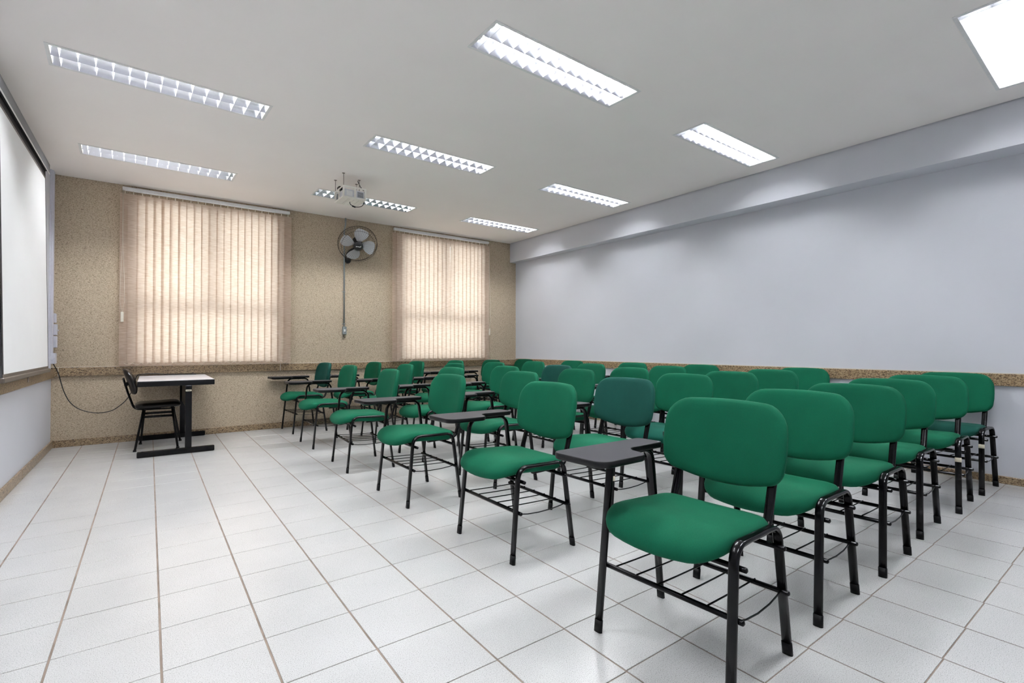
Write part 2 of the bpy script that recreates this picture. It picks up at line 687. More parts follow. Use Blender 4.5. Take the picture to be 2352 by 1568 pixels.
slabs('trim_1', 'x', XL, XR_B, YB - .028, YB, .776, .872, [-.80, 1.435], bead=True)
slabs('trim_2', 'y', YF, YB - .03, XL, XL + .026, .762, .858, [1.2, 2.9, 4.5, 6.0], caulk=False)
slabs('trim_3', 'y', YF, YB - .03, -.022, 0, .786, .884, [.2, 1.7, 3.2, 4.7, 6.2], slope=XRf, caulk=False, bead=True)
slabs('baseboard_back', 'x', XL, XR_B, YB - .018, YB, 0, .078, [.7, 2.2, 3.7], caulk=False)
slabs('baseboard_left', 'y', YF, YB - .02, XL, XL + .02, 0, .078, [1.2, 2.7, 4.2, 5.7], caulk=False)
slabs('baseboard_right', 'y', YF, YB - .02, -.02, 0, 0, .059, [.2, 1.7, 3.2, 4.7, 6.2], slope=XRf, caulk=False)

# ------------------------------------------------------------------ recessed ceiling lights
TW = 0.1375      # trough width
TH = 0.080      # trough depth
BL = 0.637      # half length of the troughs


def par(y):
    return TH * (1 - (y / (TW / 2)) ** 2)


def make_light():
    root = thing('recessed_light', 'x', 'light')
    k = MB()
    z0, z1, t = 0.0, .105, .002
    k.box(-LHX, LHX, -LHY, LHY, z1, z1 + t)
    k.box(-LHX, -LHX + t, -LHY, LHY, z0, z1)
    k.box(LHX - t, LHX, -LHY, LHY, z0, z1)
    k.box(-LHX, LHX, -LHY, -LHY + t, z0, z1)
    k.box(-LHX, LHX, LHY - t, LHY, z0, z1)
    k.build('housing', M['white_metal'], root)
    k = MB()
    f, fx, fy = .004, LHX + .009, LHY + .010
    k.box(-fx, fx, -fy, -LHY + .010, -f, -.0005)
    k.box(-fx, fx, LHY - .010, fy, -f, -.0005)
    k.box(-fx, -LHX + .007, -LHY + .010, LHY - .010, -f, -.0005)
    k.box(LHX - .007, fx, -LHY + .010, LHY - .010, -f, -.0005)
    k.build('trim_frame', M['white_metal'], root)
    for s in (-1, 1):
        yc = s * TW / 2
        k = MB()
        n = 14
        vs, fs = [], []
        for i in range(n + 1):
            y = -TW / 2 + TW * i / n
            for x in (-BL, BL):
                vs.append((x, yc + y, -.0035 + par(y)))
        for i in range(n):
            fs.append((2 * i, 2 * i + 1, 2 * i + 3, 2 * i + 2))
        k.add(vs, fs, 0, True)
        k.build('reflector', M['mirror'], root)
        k = MB()
        k.lathe((-.60, yc, .057), (1, 0, 0), [(.013, 0), (.013, 1.2)], 12)
        tb = k.build('lamp_tube', M['tube'], root)
        for e in (-1, 1):
            k = MB()
            k.lathe((e * .6005, yc, .057), (e, 0, 0), [(.0135, 0), (.0135, .022), (.011, .026)], 10)
            k.build('tube_cap', M['white_metal'], tb)
    # cross blades, wedge shaped, following the troughs
    k = MB()
    for s in (-1, 1):
        yc = s * TW / 2
        n = 10
        ys = [-TW / 2 + TW * i / n for i in range(n + 1)]
        top = .036
        for sx in (-1, 1):
            vs, fs = [], []
            for y in ys:
                zz = min(par(y), top)
                vs += [(sx * .0008, yc + y, -.002), (sx * (.0008 + .0048 * zz / top), yc + y, -.0025 + zz)]
            for i in range(n):
                fs.append((2 * i, 2 * i + 2, 2 * i + 3, 2 * i + 1))
            k.add(vs, fs)
        vs, fs = [], []
        for y in ys:
            zz = min(par(y), top)
            w = .0008 + .0048 * zz / top
            vs += [(-.0008, yc + y, -.002), (.0008, yc + y, -.002), (-w, yc + y, -.0025 + zz), (w, yc + y, -.0025 + zz)]
        for i in range(n):
            a = 4 * i
            fs.append((a, a + 1, a + 5, a + 4))
            fs.append((a + 2, a + 6, a + 7, a + 3))
        k.add(vs, fs)
    me = k.mesh('louver_blade', M['blade'])
    nb = 14
    for i in range(nb):
        link('louver_blade', me, root, (-BL + .045 + (2 * BL - .09) * i / (nb - 1), 0, 0))
    # end plates
    for e in (-1, 1):
        box_obj('end_plate', M['white_metal'], root, e * BL - .004, e * BL + .004, -TW, TW, -.002, .09)
    return root


L0 = make_light()
kids = children_map()
colname = ['nearest the projection screen', 'in the middle column', 'nearest the grey wall']
rowname = ['at the camera end of the room', 'second row of lights from the camera', 'second row of lights from the windows', 'in the row nearest the window wall']
first = True
for (ci, ri), (x, y, a) in LIGHTS.items():
    o = L0 if first else copy_tree(L0, kids)
    first = False
    o.location = (x, y, ZC)
    o.rotation_euler = (0, 0, math.radians(a))
    tag(o, 'recessed louvered light, %s, %s' % (colname[ci], rowname[ri]), 'light', 'recessed fluorescent ceiling lights')

# ------------------------------------------------------------------ vertical blinds
def make_slat_mesh(w, z0, z1):
    k = MB()
    n = 6
    vs, fs = [], []
    for i in range(n + 1):
        u = -w / 2 + w * i / n
        c = -.004 * (1 - (2 * u / w) ** 2)
        vs += [(u, c, z0), (u, c, z0 + .05), (u, c, z1)]
    for i in range(n):
        a = 3 * i
        fs += [(a, a + 3, a + 4, a + 1), (a + 1, a + 4, a + 5, a + 2)]
    k.add(vs, fs, 0, True)
    return k.mesh('slat', M['blind'])


def blind(x0, x1, label, cord_x, cord_z, n, odd):
    yb = YB - .065
    root = thing('vertical_blind', label, 'blind', ((x0 + x1) / 2, yb, .87))
    W = x1 - x0
    ztop = 2.895 - .87
    k = MB()
    k.bbox(-W / 2, W / 2, -.022, .022, 2.905 - .87, 2.945 - .87, .004)
    hr = k.build('headrail', M['blind_rail'], root)
    for bx in (-W / 2 + .15, 0, W / 2 - .15):
        box_obj('rail_bracket', M['blind_rail'], hr, bx - .02, bx + .02, .0, .064, 2.945 - .87, 2.952 - .87)
    sp = (W - .05) / (n - 1)
    sw = sp * 1.16
    me = make_slat_mesh(sw, .008, ztop - .025)
    wm = MB()
    wm.box(-sw / 2 + .006, sw / 2 - .006, -.0002, .0008, .012, .046)
    wme = wm.mesh('slat_weight', M['cord'])
    cm = MB()
    cm.box(-.004, .004, -.003, .003, ztop - .028, ztop + .012)
    cme = cm.mesh('slat_clip', M['cord'])
    k = MB()
    prev = None
    for i in range(n):
        x = -W / 2 + .025 + sp * i
        a = odd.get(i, 6 + random.uniform(-3, 3))
        s = link('slat', me, root, (x, 0, 0))
        s.rotation_euler = (random.uniform(-.002, .002), random.uniform(-.0015, .0015), math.radians(a))
        if i in odd:
            s.scale = (1.16, 1, 1)
        link('slat_weight', wme, s)
        link('slat_clip', cme, s)
        if prev is not None:
            k.tube([(prev + (x - prev) * t, -.012 - .008 * math.sin(PI * t), .046 - .026 * math.sin(PI * t)) for t in [j / 8 for j in range(9)]], .0016, 5)
        prev = x
    k.build('bottom_chain', M['cord'], root)
    lx = cord_x - (x0 + x1) / 2
    k = MB()
    for s in (-1, 1):
        zz = [ztop + .005, 1.4, 1.0, cord_z - .87 + .12, cord_z - .87]
        xx = [0, s * .003, s * .018, s * .020, s * .004]
        k.tube([(lx + a, -.02, b) for a, b in zip(xx, zz)], .0017, 5, side=(0, 1, 0))
    k.build('control_cord', M['cord'], root)
    k = MB()
    k.bbox(lx - .014, lx + .014, -.030, -.010, cord_z - .87 - .115, cord_z - .87, .004)
    k.build('cord_weight', M['cord'], root)
    return root


blind(-.262, 1.535, 'wide beige vertical blind glowing over the window behind the teacher desk', -.255, 1.50, 23,
      {1: 7, 2: 8, 3: 8, 4: 7, 5: 8, 6: 7, 11: 9})
blind(3.035, 4.79, 'wide beige vertical blind on the window beside the wall fan and grey wall corner', 4.80, 1.42, 23, {})

# ------------------------------------------------------------------ tablet-arm chairs
OV = stadium(.034, .017)


def cushion(rings, fn, m):
    """closed pillow from a list of rings (each a list of 3d points), capped by a centre fan"""
    n = len(rings[0])
    vs = [p for r in rings for p in r]
    fs = []
    for a in range(len(rings) - 1):
        for i in range(n):
            j = (i + 1) % n
            fs.append((a * n + i, a * n + j, (a + 1) * n + j, (a + 1) * n + i))
    c0 = len(vs)
    av = lambda r: tuple(sum(p[q] for p in r) / n for q in range(3))
    vs += [av(rings[0]), av(rings[-1])]
    for i in range(n):
        j = (i + 1) % n
        fs.append((c0, j, i))
        fs.append((c0 + 1, (len(rings) - 1) * n + i, (len(rings) - 1) * n + j))
    vs = [fn(*p) for p in vs]
    k = MB()
    k.add(vs, fs, 0, True)
    return k.mesh(m, M['fabric'])


def rrect(x0, x1, y0, y1, r, n=7):
    """ccw rounded rectangle, r: radii at (x1,y1),(x0,y1),(x0,y0),(x1,y0)"""
    out = []
    for (cx_, cy_, a0, rr) in ((x1 - r[0], y1 - r[0], 0, r[0]), (x0 + r[1], y1 - r[1], 90, r[1]), (x0 + r[2], y0 + r[2], 180, r[2]), (x1 - r[3], y0 + r[3], 270, r[3])):
        for i in range(n):
            a = math.radians(a0 + 90 * i / (n - 1))
            out.append((cx_ + rr * math.cos(a), cy_ + rr * math.sin(a)))
    # subdivide straight runs
    res = []
    for i in range(len(out)):
        a, b = out[i], out[(i + 1) % len(out)]
        res.append(a)
        d = math.hypot(b[0] - a[0], b[1] - a[1])
        m = int(d / .045)
        for q in range(1, m):
            res.append((a[0] + (b[0] - a[0]) * q / m, a[1] + (b[1] - a[1]) * q / m))
    return res


def seat_mesh():
    ol = rrect(-.238, .192, -.236, .236, (.05, .085, .085, .05))
    # bow the front edge forwards, narrow the rear a little
    pts = []
    for x, y in ol:
        if x < 0:
            x -= .035 * (1 - (y / .236) ** 2) * min(1, -x / .2)
        pts.append((x, y * (1 - .06 * max(0, x) / .2)))
    half = .034
    rings = []
    cxm, cym = -.01, 0
    for s, z in ((.25, 1), (.5, 1), (.74, .985), (.88, .90), (.955, .70), (.99, .35), (1.0, 0), (.99, -.4), (.965, -.75), (.92, -.95), (.7, -1)):
        rings.append([(cxm + (x - cxm) * s, cym + (y - cym) * s, half * z) for x, y in pts])

    def fn(x, y, z):
        d = -2.0 * max(0, -.12 - x) ** 2 + .35 * max(0, x - .08) ** 2 - .004 * math.exp(-((x - .05) / .1) ** 2 - (y / .14) ** 2)
        if x < -.12:
            d += -.006 * max(0, (-.12 - x) / .12)
        tilt = -.06 * x
        return (x, y, .462 + z + d + tilt)
    return cushion(rings, fn, 'seat')


BZ0, BZ1 = .598, .882


def back_mesh():
    w = .257
    ol = rrect(-w, w, BZ0, BZ1 - .008, (.09, .09, .042, .042))
    pts = []
    for y, z in ol:
        u = max(0.0, 1 - (y / w) ** 2)
        yy = y * (1 - .035 * max(0, (z - .72)) / .16 - .05 * max(0, (.70 - z)) / .12)
        zz = z + (.012 * u if z > .8 else 0) - .047 * u * max(0, min(1, (.70 - z) / .1))
        pts.append((yy, zz))
    half = .026
    cz = (BZ0 + BZ1) / 2
    rings = []
    for s, d in ((.3, -1), (.6, -1), (.8, -.97), (.92, -.88), (.975, -.66), (.996, -.3), (1, 0), (.985, .4), (.95, .7), (.87, .85), (.6, .9)):
        rings.append([(half * d, y * s, cz + (z - cz) * s) for y, z in pts])

    def fn(x, y, z):
        xx = x + .279 + .17 * (z - .72) - .66 * y * y
        return (xx, y, z)
    # orientation: rings run front to back
    return cushion(rings, fn, 'backrest')


def make_chair():
    root = thing('tablet_chair', 'x', 'chair')
    s = link('seat', seat_mesh(), root)
    b = link('backrest', back_mesh(), root)
    for o in (s, b):
        o.color = GREEN
    # low side frame (sitter's left) and tall side frame carrying the tablet
    low = fillet([(-.205, -.262, .004), (-.160, -.254, .478), (.148, -.254, .472), (.212, -.262, .004)], .058, 8)
    tall = fillet([(-.205, .262, .004), (-.135, .256, .668), (.128, .256, .666), (.152, .257, .48), (.212, .262, .004)], [0, .062, .062, .3, 0], 8)
    for path in (low, tall):
        k = MB()
        k.sweep(path, (0, 1, 0), OV)
        f = k.build('leg_frame', M['steel'], root)
        for end, nx in ((path[0], path[1]), (path[-1], path[-2])):
            dv = (Vector(nx) - Vector(end)).normalized()
            k = MB()
            e0 = Vector(end) - dv * .004
            k.sweep([e0, e0 + dv * .045], (0, 1, 0), stadium(.0365, .0195))
            k.build('foot_cap', M['rubber'], f)
    # bars below the seat and shelf bars, with capped ends
    for nm, x, z, y0, y1 in (('seat_bar', -.143, .405, -.285, .262), ('seat_bar', .140, .400, -.285, .262),
                             ('shelf_bar', -.165, .250, -.285, .272), ('shelf_bar', .168, .236, -.285, .272)):
        k = MB()
        k.lathe((x, y0, z), (0, 1, 0), [(.004, -.003), (.0085, 0), (.0095, .003), (.0095, y1 - y0 - .003), (.0085, y1 - y0), (.004, y1 - y0 + .003)], 10)
        k.build(nm, M['steel'], root)
    for i in range(6):
        y = .205 - .093 * i
        k = MB()
        if i < 5:
            pts = [(-.165, y, .259), (-.05, y, .253), (.06, y, .249), (.170, y, .246)]
        else:
            pts = [(-.165, y, .244), (-.11, y - .008, .237), (-.04, y - .012, .234), (.05, y - .010, .234), (.12, y - .005, .238), (.170, y, .245)]
        k.tube(pts, .0031, 6, side=(0, 1, 0))
        k.build('shelf_wire', M['steel'], root)
    # L shaped uprights behind the pad
    for y in (-.195, .195):
        k = MB()
        path = fillet([(-.02, y, .424), (.205, y, .432), (.258, y, .60), (.284, y, .74)], [0, .05, .2, 0], 7)
        k.sweep(path, (0, 1, 0), OV)
        k.build('back_upright', M['steel'], root)
    k = MB()
    k.sweep([(.258, -.21, .62), (.270, -.1, .62), (.272, 0, .62), (.270, .1, .62), (.258, .21, .62)], (0, 0, 1), stadium(.03, .008))
    k.build('back_crossplate', M['steel'], root)
    for x in (-.143, .140):
        k = MB()
        k.bbox(x - .02, x + .02, -.19, .19, .4135, .424, .003)
        k.build('seat_bracket', M['steel'], root)
    # tablet
    ol = fillet([(-.376, .352, 0), (-.366, .098, 0), (-.124, .088, 0), (-.098, .206, 0), (.135, .193, 0), (.128, .318, 0)],
                [.04, .05, .042, .052, .022, .03], 7, closed=True)
    cxm = sum(p.x for p in ol) / len(ol)
    n = len(ol)

    def off(d):
        out = []
        for i, p in enumerate(ol):
            a, b = ol[i - 1], ol[(i + 1) % n]
            tv = (b - a).normalized()
            nv = Vector((tv.y, -tv.x, 0))
            out.append(p - nv * d)
        return out
    area = sum(ol[i].x * ol[(i + 1) % n].y - ol[(i + 1) % n].x * ol[i].y for i in range(n))
    sg = 1 if area > 0 else -1
    zt, th = .702, .024
    rings = [[(p.x, p.y, z) for p in off(sg * d)] for d, z in ((.004, zt - th), (.001, zt - th + .003), (0, zt - th * .5), (.0005, zt - .003), (.002, zt - .0006), (.004, zt))]
    if sg < 0:
        rings = [list(reversed(r)) for r in rings]
    k = MB()
    k.loft(rings, 0, True, True, 1)
    k.build('tablet', [M['tablet_edge'], M['tablet_top']], root)
    # mounting plate with rounded front under the tablet
    pl = fillet([(-.335, .300, 0), (-.335, .185, 0), (-.20, .19, 0), (.06, .235, 0), (.06, .28, 0), (-.20, .30, 0)], [.05, .05, .05, .01, .01, .05], 6, closed=True)
    k = MB()
    k.loft([[(p.x, p.y, z) for p in pl] for z in (.668, .6775)])
    k.build('mounting_plate', M['rubber'], root)
    return root


CH = {(1, 1): (1.627, 1.105, 0.055), (1, 2): (2.328, 1.138, 0.040), (1, 3): (3.031, 1.138, 0.039), (1, 4): (3.762, 1.183, 0.044), (1, 5): (4.509, 1.171, 0.057), (1, 6): (5.195, 1.165, -0.015),
      (2, 1): (1.691, 2.289, 0.009), (2, 2): (2.412, 2.305, 0.033), (2, 3): (3.20, 2.375, 0.031), (2, 4): (3.865, 2.372, 0.031), (2, 5): (4.53, 2.345, 0.030), (2, 6): (5.185, 2.34, 0.020),
      (3, 1): (1.631, 3.417, 0.011), (3, 2): (2.369, 3.454, 0.030), (3, 3): (3.103, 3.516, -0.008), (3, 4): (3.797, 3.44, 0.030), (3, 5): (4.50, 3.49, 0.0), (3, 6): (5.16, 3.50, 0.02),
      (4, 1): (1.616, 4.585, -0.05), (4, 2): (2.312, 4.585, 0.030), (4, 3): (2.98, 4.535, 0.029), (4, 4): (3.666, 4.43, 0.028), (4, 5): (4.359, 4.559, 0.029), (4, 6): (5.10, 4.501, 0.020),
      (5, 1): (1.629, 5.824, 0.011), (5, 2): (2.316, 5.777, -0.05), (5, 3): (2.997, 5.732, 0.029), (5, 4): (3.689, 5.800, 0.030), (5, 5): (4.369, 5.757, 0.030), (5, 6): (5.09, 5.693, 0.020),
      (6, 1): (1.660, 6.94, 0.045), (6, 2): (2.326, 6.866, 0.019), (6, 3): (2.990, 6.872, 0.029), (6, 4): (3.69, 6.92, 0.020), (6, 5): (4.365, 6.882, 0.020), (6, 6): (5.062, 6.896, 0.020)}
ROWS = {1: 'front row nearest the screen', 2: 'second row from the screen', 3: 'third row from the screen', 4: 'fourth row from the screen', 5: 'fifth row from the screen', 6: 'last row along the grey wall'}
LINE = {1: 'nearest the camera', 2: 'second from the camera', 3: 'third from the camera', 4: 'third from the windows', 5: 'second from the windows', 6: 'nearest the windows'}
TINT = {(6, 1): GREEN_DARK, (4, 4): GREEN_DARK, (2, 2): GREEN_DARK, (6, 2): GREEN_DEEP, (6, 6): GREEN_DEEP, (6, 5): GREEN_DEEP}
SEAT_TINT = {(1, 6): srgb(20, 68, 58), (2, 2): srgb(20, 92, 67), (2, 3): srgb(15, 76, 63), (6, 1): GREEN}
STICK = {(1, 5): .335, (1, 6): .345, (2, 2): .30, (3, 2): .27}

C0 = make_chair()
kids = children_map()
first = True
for key in sorted(CH):
    ln, rw = key
    x, y, rz = CH[key]
    o = C0 if first else copy_tree(C0, kids)
    first = False
    o.location = (x, y, 0)
    o.rotation_euler = (0, 0, rz)
    adj = 'dull dark-green' if key in ((6, 1), (4, 4), (2, 2)) else 'green'
    tag(o, '%s writing-tablet chair, %s, %s' % (adj, ROWS[rw], LINE[ln]), 'chair', 'tablet-arm chairs in rows')
    j = random.uniform(.93, 1.07)
    for c in o.children:
        nm = c.name.split('.')[0]
        if nm == 'backrest':
            col = TINT.get(key, GREEN)
            c.color = (col[0] * j, col[1] * j, col[2] * j, 1)
        elif nm == 'seat':
            col = SEAT_TINT.get(key, GREEN)
            c.color = (col[0] * j, col[1] * j, col[2] * j, 1)
for key, z in STICK.items():
    o = [q for q in bpy.data.objects if q.parent is None and q.name.startswith('tablet_chair') and (Vector(q.location) - Vector((CH[key][0], CH[key][1], 0))).length < .01][0]
    k = MB()
    f = z / .478
    p0 = Vector((-.205 + .045 * f, -.262 + .008 * f, z))
    f2 = (z + .028) / .478
    p1 = Vector((-.205 + .045 * f2, -.262 + .008 * f2, z + .028))
    k.sweep([p0, p1], (0, 1, 0), stadium(.0352, .0182))
    st = k.build('tape_label', M['tape'], o)
    st['label'] = 'cream tape wrapped round the front leg'

# ------------------------------------------------------------------ teacher desk and chair
desk = thing('teacher_desk', 'grey-topped teacher desk on black T-shaped legs below the blind', 'desk', (.235, 6.70, 0))
k = MB()
k.bbox(-.330, .330, -.565, .565, .700, .755, .004)
k.build('tabletop', M['tablet_edge'], desk)
k = MB()
k.bbox(-.327, .327, -.562, .562, .7545, .757, .001)
k.build('laminate_surface', M['desk_top'], desk)
for s in (-1, 1):
    yc = s * .545 - (.02 if s > 0 else -.0)
    yc = -.565 if s < 0 else .545
    k = MB()
    k.bbox(-.330, .330, yc - .022, yc + .022, 0.0, .058, .006)
    k.build('foot_bar', M['steel'], desk)
    k = MB()
    k.bbox(.068, .125, yc - .018, yc + .018, .058, .700, .003)
    k.build('leg_post', M['steel'], desk)
k = MB()
k.bbox(.088, .106, -.545, .525, .44, .699, .002)
k.build('modesty_panel', M['taupe'], desk)
k = MB()
k.bbox(.071, .122, -.5852, -.5832, .640, .657, .0005)
st = k.build('sticker', M['tape'], desk)
st['label'] = 'small white sticker with dark print'
k = MB()
for a, b in ((.078, .086), (.088, .093), (.095, .104), (.106, .111)):
    k.box(a, b, -.5856, -.5851, .6455, .6515)
k.build('print_mark', M['ink'], st)

tch = thing('teacher_chair', 'black vinyl chair pushed under the teacher desk', 'chair', (.088, 6.745, 0))
# faces +x
ol = rrect(-.205, .205, -.205, .205, (.08, .07, .07, .08))
rings = []
for s, z in ((.3, 1), (.6, .98), (.82, .85), (.93, .6), (.985, .25), (1, 0), (.985, -.5), (.95, -.85), (.6, -1)):
    rings.append([(x * s, y * s, .031 * z) for x, y in ol])
me = cushion(rings, lambda x, y, z: (x - .005, y, .468 + z - 1.2 * max(0, x - .12) ** 2 + .01 * max(0, x) / .2), 'seat')
me.materials[0] = M['vinyl']
link('seat', me, tch)
ol = rrect(-.200, .200, .590, .862, (.13, .13, .11, .11))
rings = []
for s, d in ((.3, 1), (.6, .98), (.82, .85), (.93, .6), (.985, .25), (1, 0), (.985, -.5), (.93, -.8), (.6, -.85)):
    rings.append([(.028 * d, y * s, .726 + (z - .726) * s) for y, z in ol])
me = cushion(rings, lambda x, y, z: (x - .258 - .30 * (z - .726) + 1.0 * y * y, y, z), 'backrest')
me.materials[0] = M['vinyl']
link('backrest', me, tch)
k = MB()
for y in (-.06, .06):
    k.sweep(fillet([(.02, y, .424), (-.215, y, .424), (-.270, y, .60), (-.312, y, .765)], [0, .07, .2, 0], 7), (0, 1, 0), stadium(.024, .015))
k.box(-.300, -.272, -.075, .075, .68, .72)
k.build('back_upright', M['steel'], tch)
legs = [((-.205, -.222), (-.135, -.155)), ((.168, -.250), (.120, -.165)), ((-.163, .238), (-.125, .155)), ((.210, .234), (.135, .165))]
for (fx_, fy_), (tx, ty) in legs:
    k = MB()
    k.tube([(fx_, fy_, .004), (tx, ty, .425)], .0115, 9)
    lg = k.build('leg', M['steel'], tch)
    k = MB()
    k.lathe((fx_, fy_, 0), (0, 0, 1), [(.016, 0), (.016, .012), (.013, .02)], 10)
    k.build('foot_cap', M['rubber'], lg)
for s, (xa_, ya_), (xb_, yb_) in ((-1, (-.148, -.168), (.129, -.180)), (1, (-.133, .170), (.150, .178))):
    k = MB()
    k.sweep([(xa_, ya_, .352), (xb_, yb_, .352)], (0, 0, 1), stadium(.026, .012))
    k.build('stretcher', M['steel'], tch)
k = MB()
for y in (-.15, .15):
    k.sweep([(-.15, y, .428), (.145, y, .428)], (0, 1, 0), stadium(.026, .014))
for x in (-.12, .12):
    k.sweep([(x, -.165, .428), (x, .165, .428)], (1, 0, 0), stadium(.026, .014))
k.build('seat_frame', M['steel'], tch)

# ------------------------------------------------------------------ projection screen on the left wall
scr = thing('projection_screen', 'white pull-down projection screen with dark edges on the left wall', 'screen', (-.80, 5.5, .85))
Y0, Y1 = 4.59 - 5.5, 6.42 - 5.5
xt, xbm = -.812 + .80, -.776 + .80
zt_, zb_ = 2.775 - .85, .895 - .85


def sheet(k, ya, yb_, dx, th):
    k.loft([[(x + dx, y, z) for (x, y, z) in ((xx, ya, zz), (xx, yb_, zz), (xx - th, yb_, zz), (xx - th, ya, zz))] for xx, zz in ((xbm, zb_), (xbm + (xt - xbm) * .5, (zb_ + zt_) / 2), (xt, zt_))])


k = MB()
sheet(k, Y0, Y1, 0, .001)
k.build('screen_fabric', M['screen'], scr)
for a, b in ((Y0 - .001, Y0 + .035), (Y1 - .02, Y1 + .001)):
    k = MB()
    sheet(k, a, b, .0008, .0024)
    k.build('side_border', M['screen_border'], scr)
for nm, mm, za_, zb3 in (('top_border', 'screen_border', 2.716, 2.775), ('top_strip', 'taupe', 2.698, 2.716)):
    k = MB()
    fx_ = lambda z: xbm + (xt - xbm) * ((z - .85) - zb_) / (zt_ - zb_)
    k.loft([[(fx_(z) + o_, y, z - .85) for o_, y in ((.0012, Y0), (.0012, Y1), (-.0018, Y1), (-.0018, Y0))] for z in (za_, zb3)])
    k.build(nm, M[mm], scr)
k = MB()
k.box(xbm - .0008, xbm + .0012, Y0, Y1, zb_ - .002, zb_ + .022)
k.build('lower_border', M['taupe'], scr)
k = MB()
k.bbox(xbm - .016, xbm + .014, Y0 - .02, Y1 + .02, zb_ - .036, zb_, .006)
bar = k.build('bottom_bar', M['taupe'], scr)
k = MB()
hy = 5.45 - 5.5
k.tube(fillet([(xbm, hy - .012, zb_ - .034), (xbm, hy - .012, zb_ - .075), (xbm, hy + .012, zb_ - .075), (xbm, hy + .012, zb_ - .034)], .011, 5), .003, 6, side=(1, 0, 0))
k.build('pull_handle', M['rod'], bar)
# open-bottomed channel casing with roller inside
k = MB()
ca, cb = 2.757 - .85, 2.845 - .85
x_f, x_b = -.782 + .80, -.858 + .80
ya, yb_ = 4.45 - 5.5, 6.44 - 5.5
k.box(x_f - .004, x_f, ya, yb_, ca, cb)
k.box(x_b, x_b + .004, ya, yb_, ca, cb)
k.box(x_b + .004, x_f - .004, ya, yb_, cb - .004, cb)
k.build('casing', M['casing'], scr)
k = MB()
k.box(x_f - .005, x_f + .002, ya, yb_, ca - .005, ca)
k.build('casing_lip', M['white_metal'], scr)
k = MB()
k.lathe((xt, ya + .01, 2.80 - .85), (0, 1, 0), [(.024, 0), (.024, yb_ - ya - .02)], 12)
k.build('roller', M['screen_border'], scr)

# cable trunking, junction box and switch plates in the corner
tr = thing('cable_trunking', 'pale vertical cable trunking in the corner beside the projection screen', 'trunking', (XL, 7.15, .94))
k = MB()
k.bbox(.0, .030, -.035, .035, 1.03 - .94, ZC - .94, .003)
k.build('duct', M['trunk'], tr)
k = MB()
k.bbox(0, .016, -.06, -.04, .86 - .94, ZC - .94, .002)
k.build('side_duct', M['trunk'], tr)
k = MB()
k.bbox(0, .056, -.05, .05, .918 - .94, 1.032 - .94, .005)
jb = k.build('junction_box', M['trunk'], tr)
k = MB()
k.lathe((.028, -.05, .975 - .94), (0, -1, 0), [(.017, 0), (.017, .005), (.014, .009)], 16)
k.build('round_cover', M['trunk'], jb)
for i, (za, zb2, d) in enumerate(((1.36, 1.46, .046), (1.225, 1.345, .054), (1.09, 1.215, .054))):
    o = thing('switch_plate', ['topmost', 'middle', 'lowest'][i] + ' pale switch plate stacked on the wall behind the trunking', 'switch', (XL, 7.235, za), 0, 'switch plates behind the trunking')
    k = MB()
    k.bbox(0, d, -.035, .035, 0, zb2 - za, .004)
    k.build('plate', M['trunk'], o)
    if i == 1:
        k = MB()
        k.bbox(d, d + .014, -.012, .012, .045, .06, .003)
        k.build('rocker', M['trunk'], o)

# black cable from the box to the desk
pts = [(-.826, 7.15, .918), (-.79, 7.18, .82), (-.765, 7.20, .70), (-.742, 7.20, .61), (-.693, 7.20, .494), (-.607, 7.20, .409), (-.467, 7.20, .361),
       (-.341, 7.21, .377), (-.258, 7.22, .436), (-.202, 7.225, .503), (-.155, 7.23, .60), (-.13, 7.235, .70), (-.112, 7.235, .765), (-.05, 7.235, .782), (.06, 7.24, .783), (.15, 7.24, .772), (.24, 7.24, .765), (.36, 7.24, .7635), (.47, 7.24, .7635)]
k = MB()


def smooth_path(p, m=4):
    P = [Vector(q) for q in p]
    out = []
    for i in range(len(P) - 1):
        p0, p1, p2, p3 = P[max(i - 1, 0)], P[i], P[i + 1], P[min(i + 2, len(P) - 1)]
        for j in range(m):
            t = j / m
            out.append(0.5 * ((2 * p1) + (p2 - p0) * t + (2 * p0 - 5 * p1 + 4 * p2 - p3) * t * t + (3 * p1 - p0 - 3 * p2 + p3) * t ** 3))
    out.append(P[-1])
    return out


k.tube(smooth_path(pts), .0045, 7, side=(0, 1, 0))
tag(k.build('power_cable', M['black']), 'black cable drooping from the corner box to the teacher desk', 'cable')

# ------------------------------------------------------------------ conduit, switch, fan
cd = thing('wall_conduit', 'thin grey conduit pipe running from ceiling to switch box between the blinds', 'conduit', (2.298, YB, 1.28))
k = MB()
k.tube(fillet([(0.004, -.045, ZC - 1.28), (.004, -.04, 2.88 - 1.28), (-.007, -.018, 2.80 - 1.28), (-.005, -.018, 1.39 - 1.28)], .05, 4), .0115, 9, side=(1, 0, 0))
k.build('pipe', M['galv'], cd)
for z in (2.93, 2.45, 1.9, 1.43):
    k = MB()
    zz = z - 1.28
    yy = -.044 if z > 2.9 else -.018
    k.lathe((.003 if z > 2.9 else -.006, yy, zz), (0, 0, 1), [(.0145, 0), (.0145, .03 if z > 2.9 else .012)], 10)
    if z < 2.9:
        k.box(-.03, .018, -.006, 0, zz, zz + .012)
    k.build('pipe_clamp', M['galv'], cd)
k = MB()
k.bbox(-.030, .026, -.045, 0, .0, .115, .005)
bx_ = k.build('switch_box', M['galv'], cd)
k = MB()
k.bbox(-.014, .010, -.051, -.045, .04, .075, .002)
k.build('switch_rocker', M['white_metal'], bx_)
k = MB()
k.tube([(-.01, -.02, .0), (-.012, -.022, -.03), (.004, -.02, -.045)], .004, 6)
k.build('cable_end', M['black'], bx_)

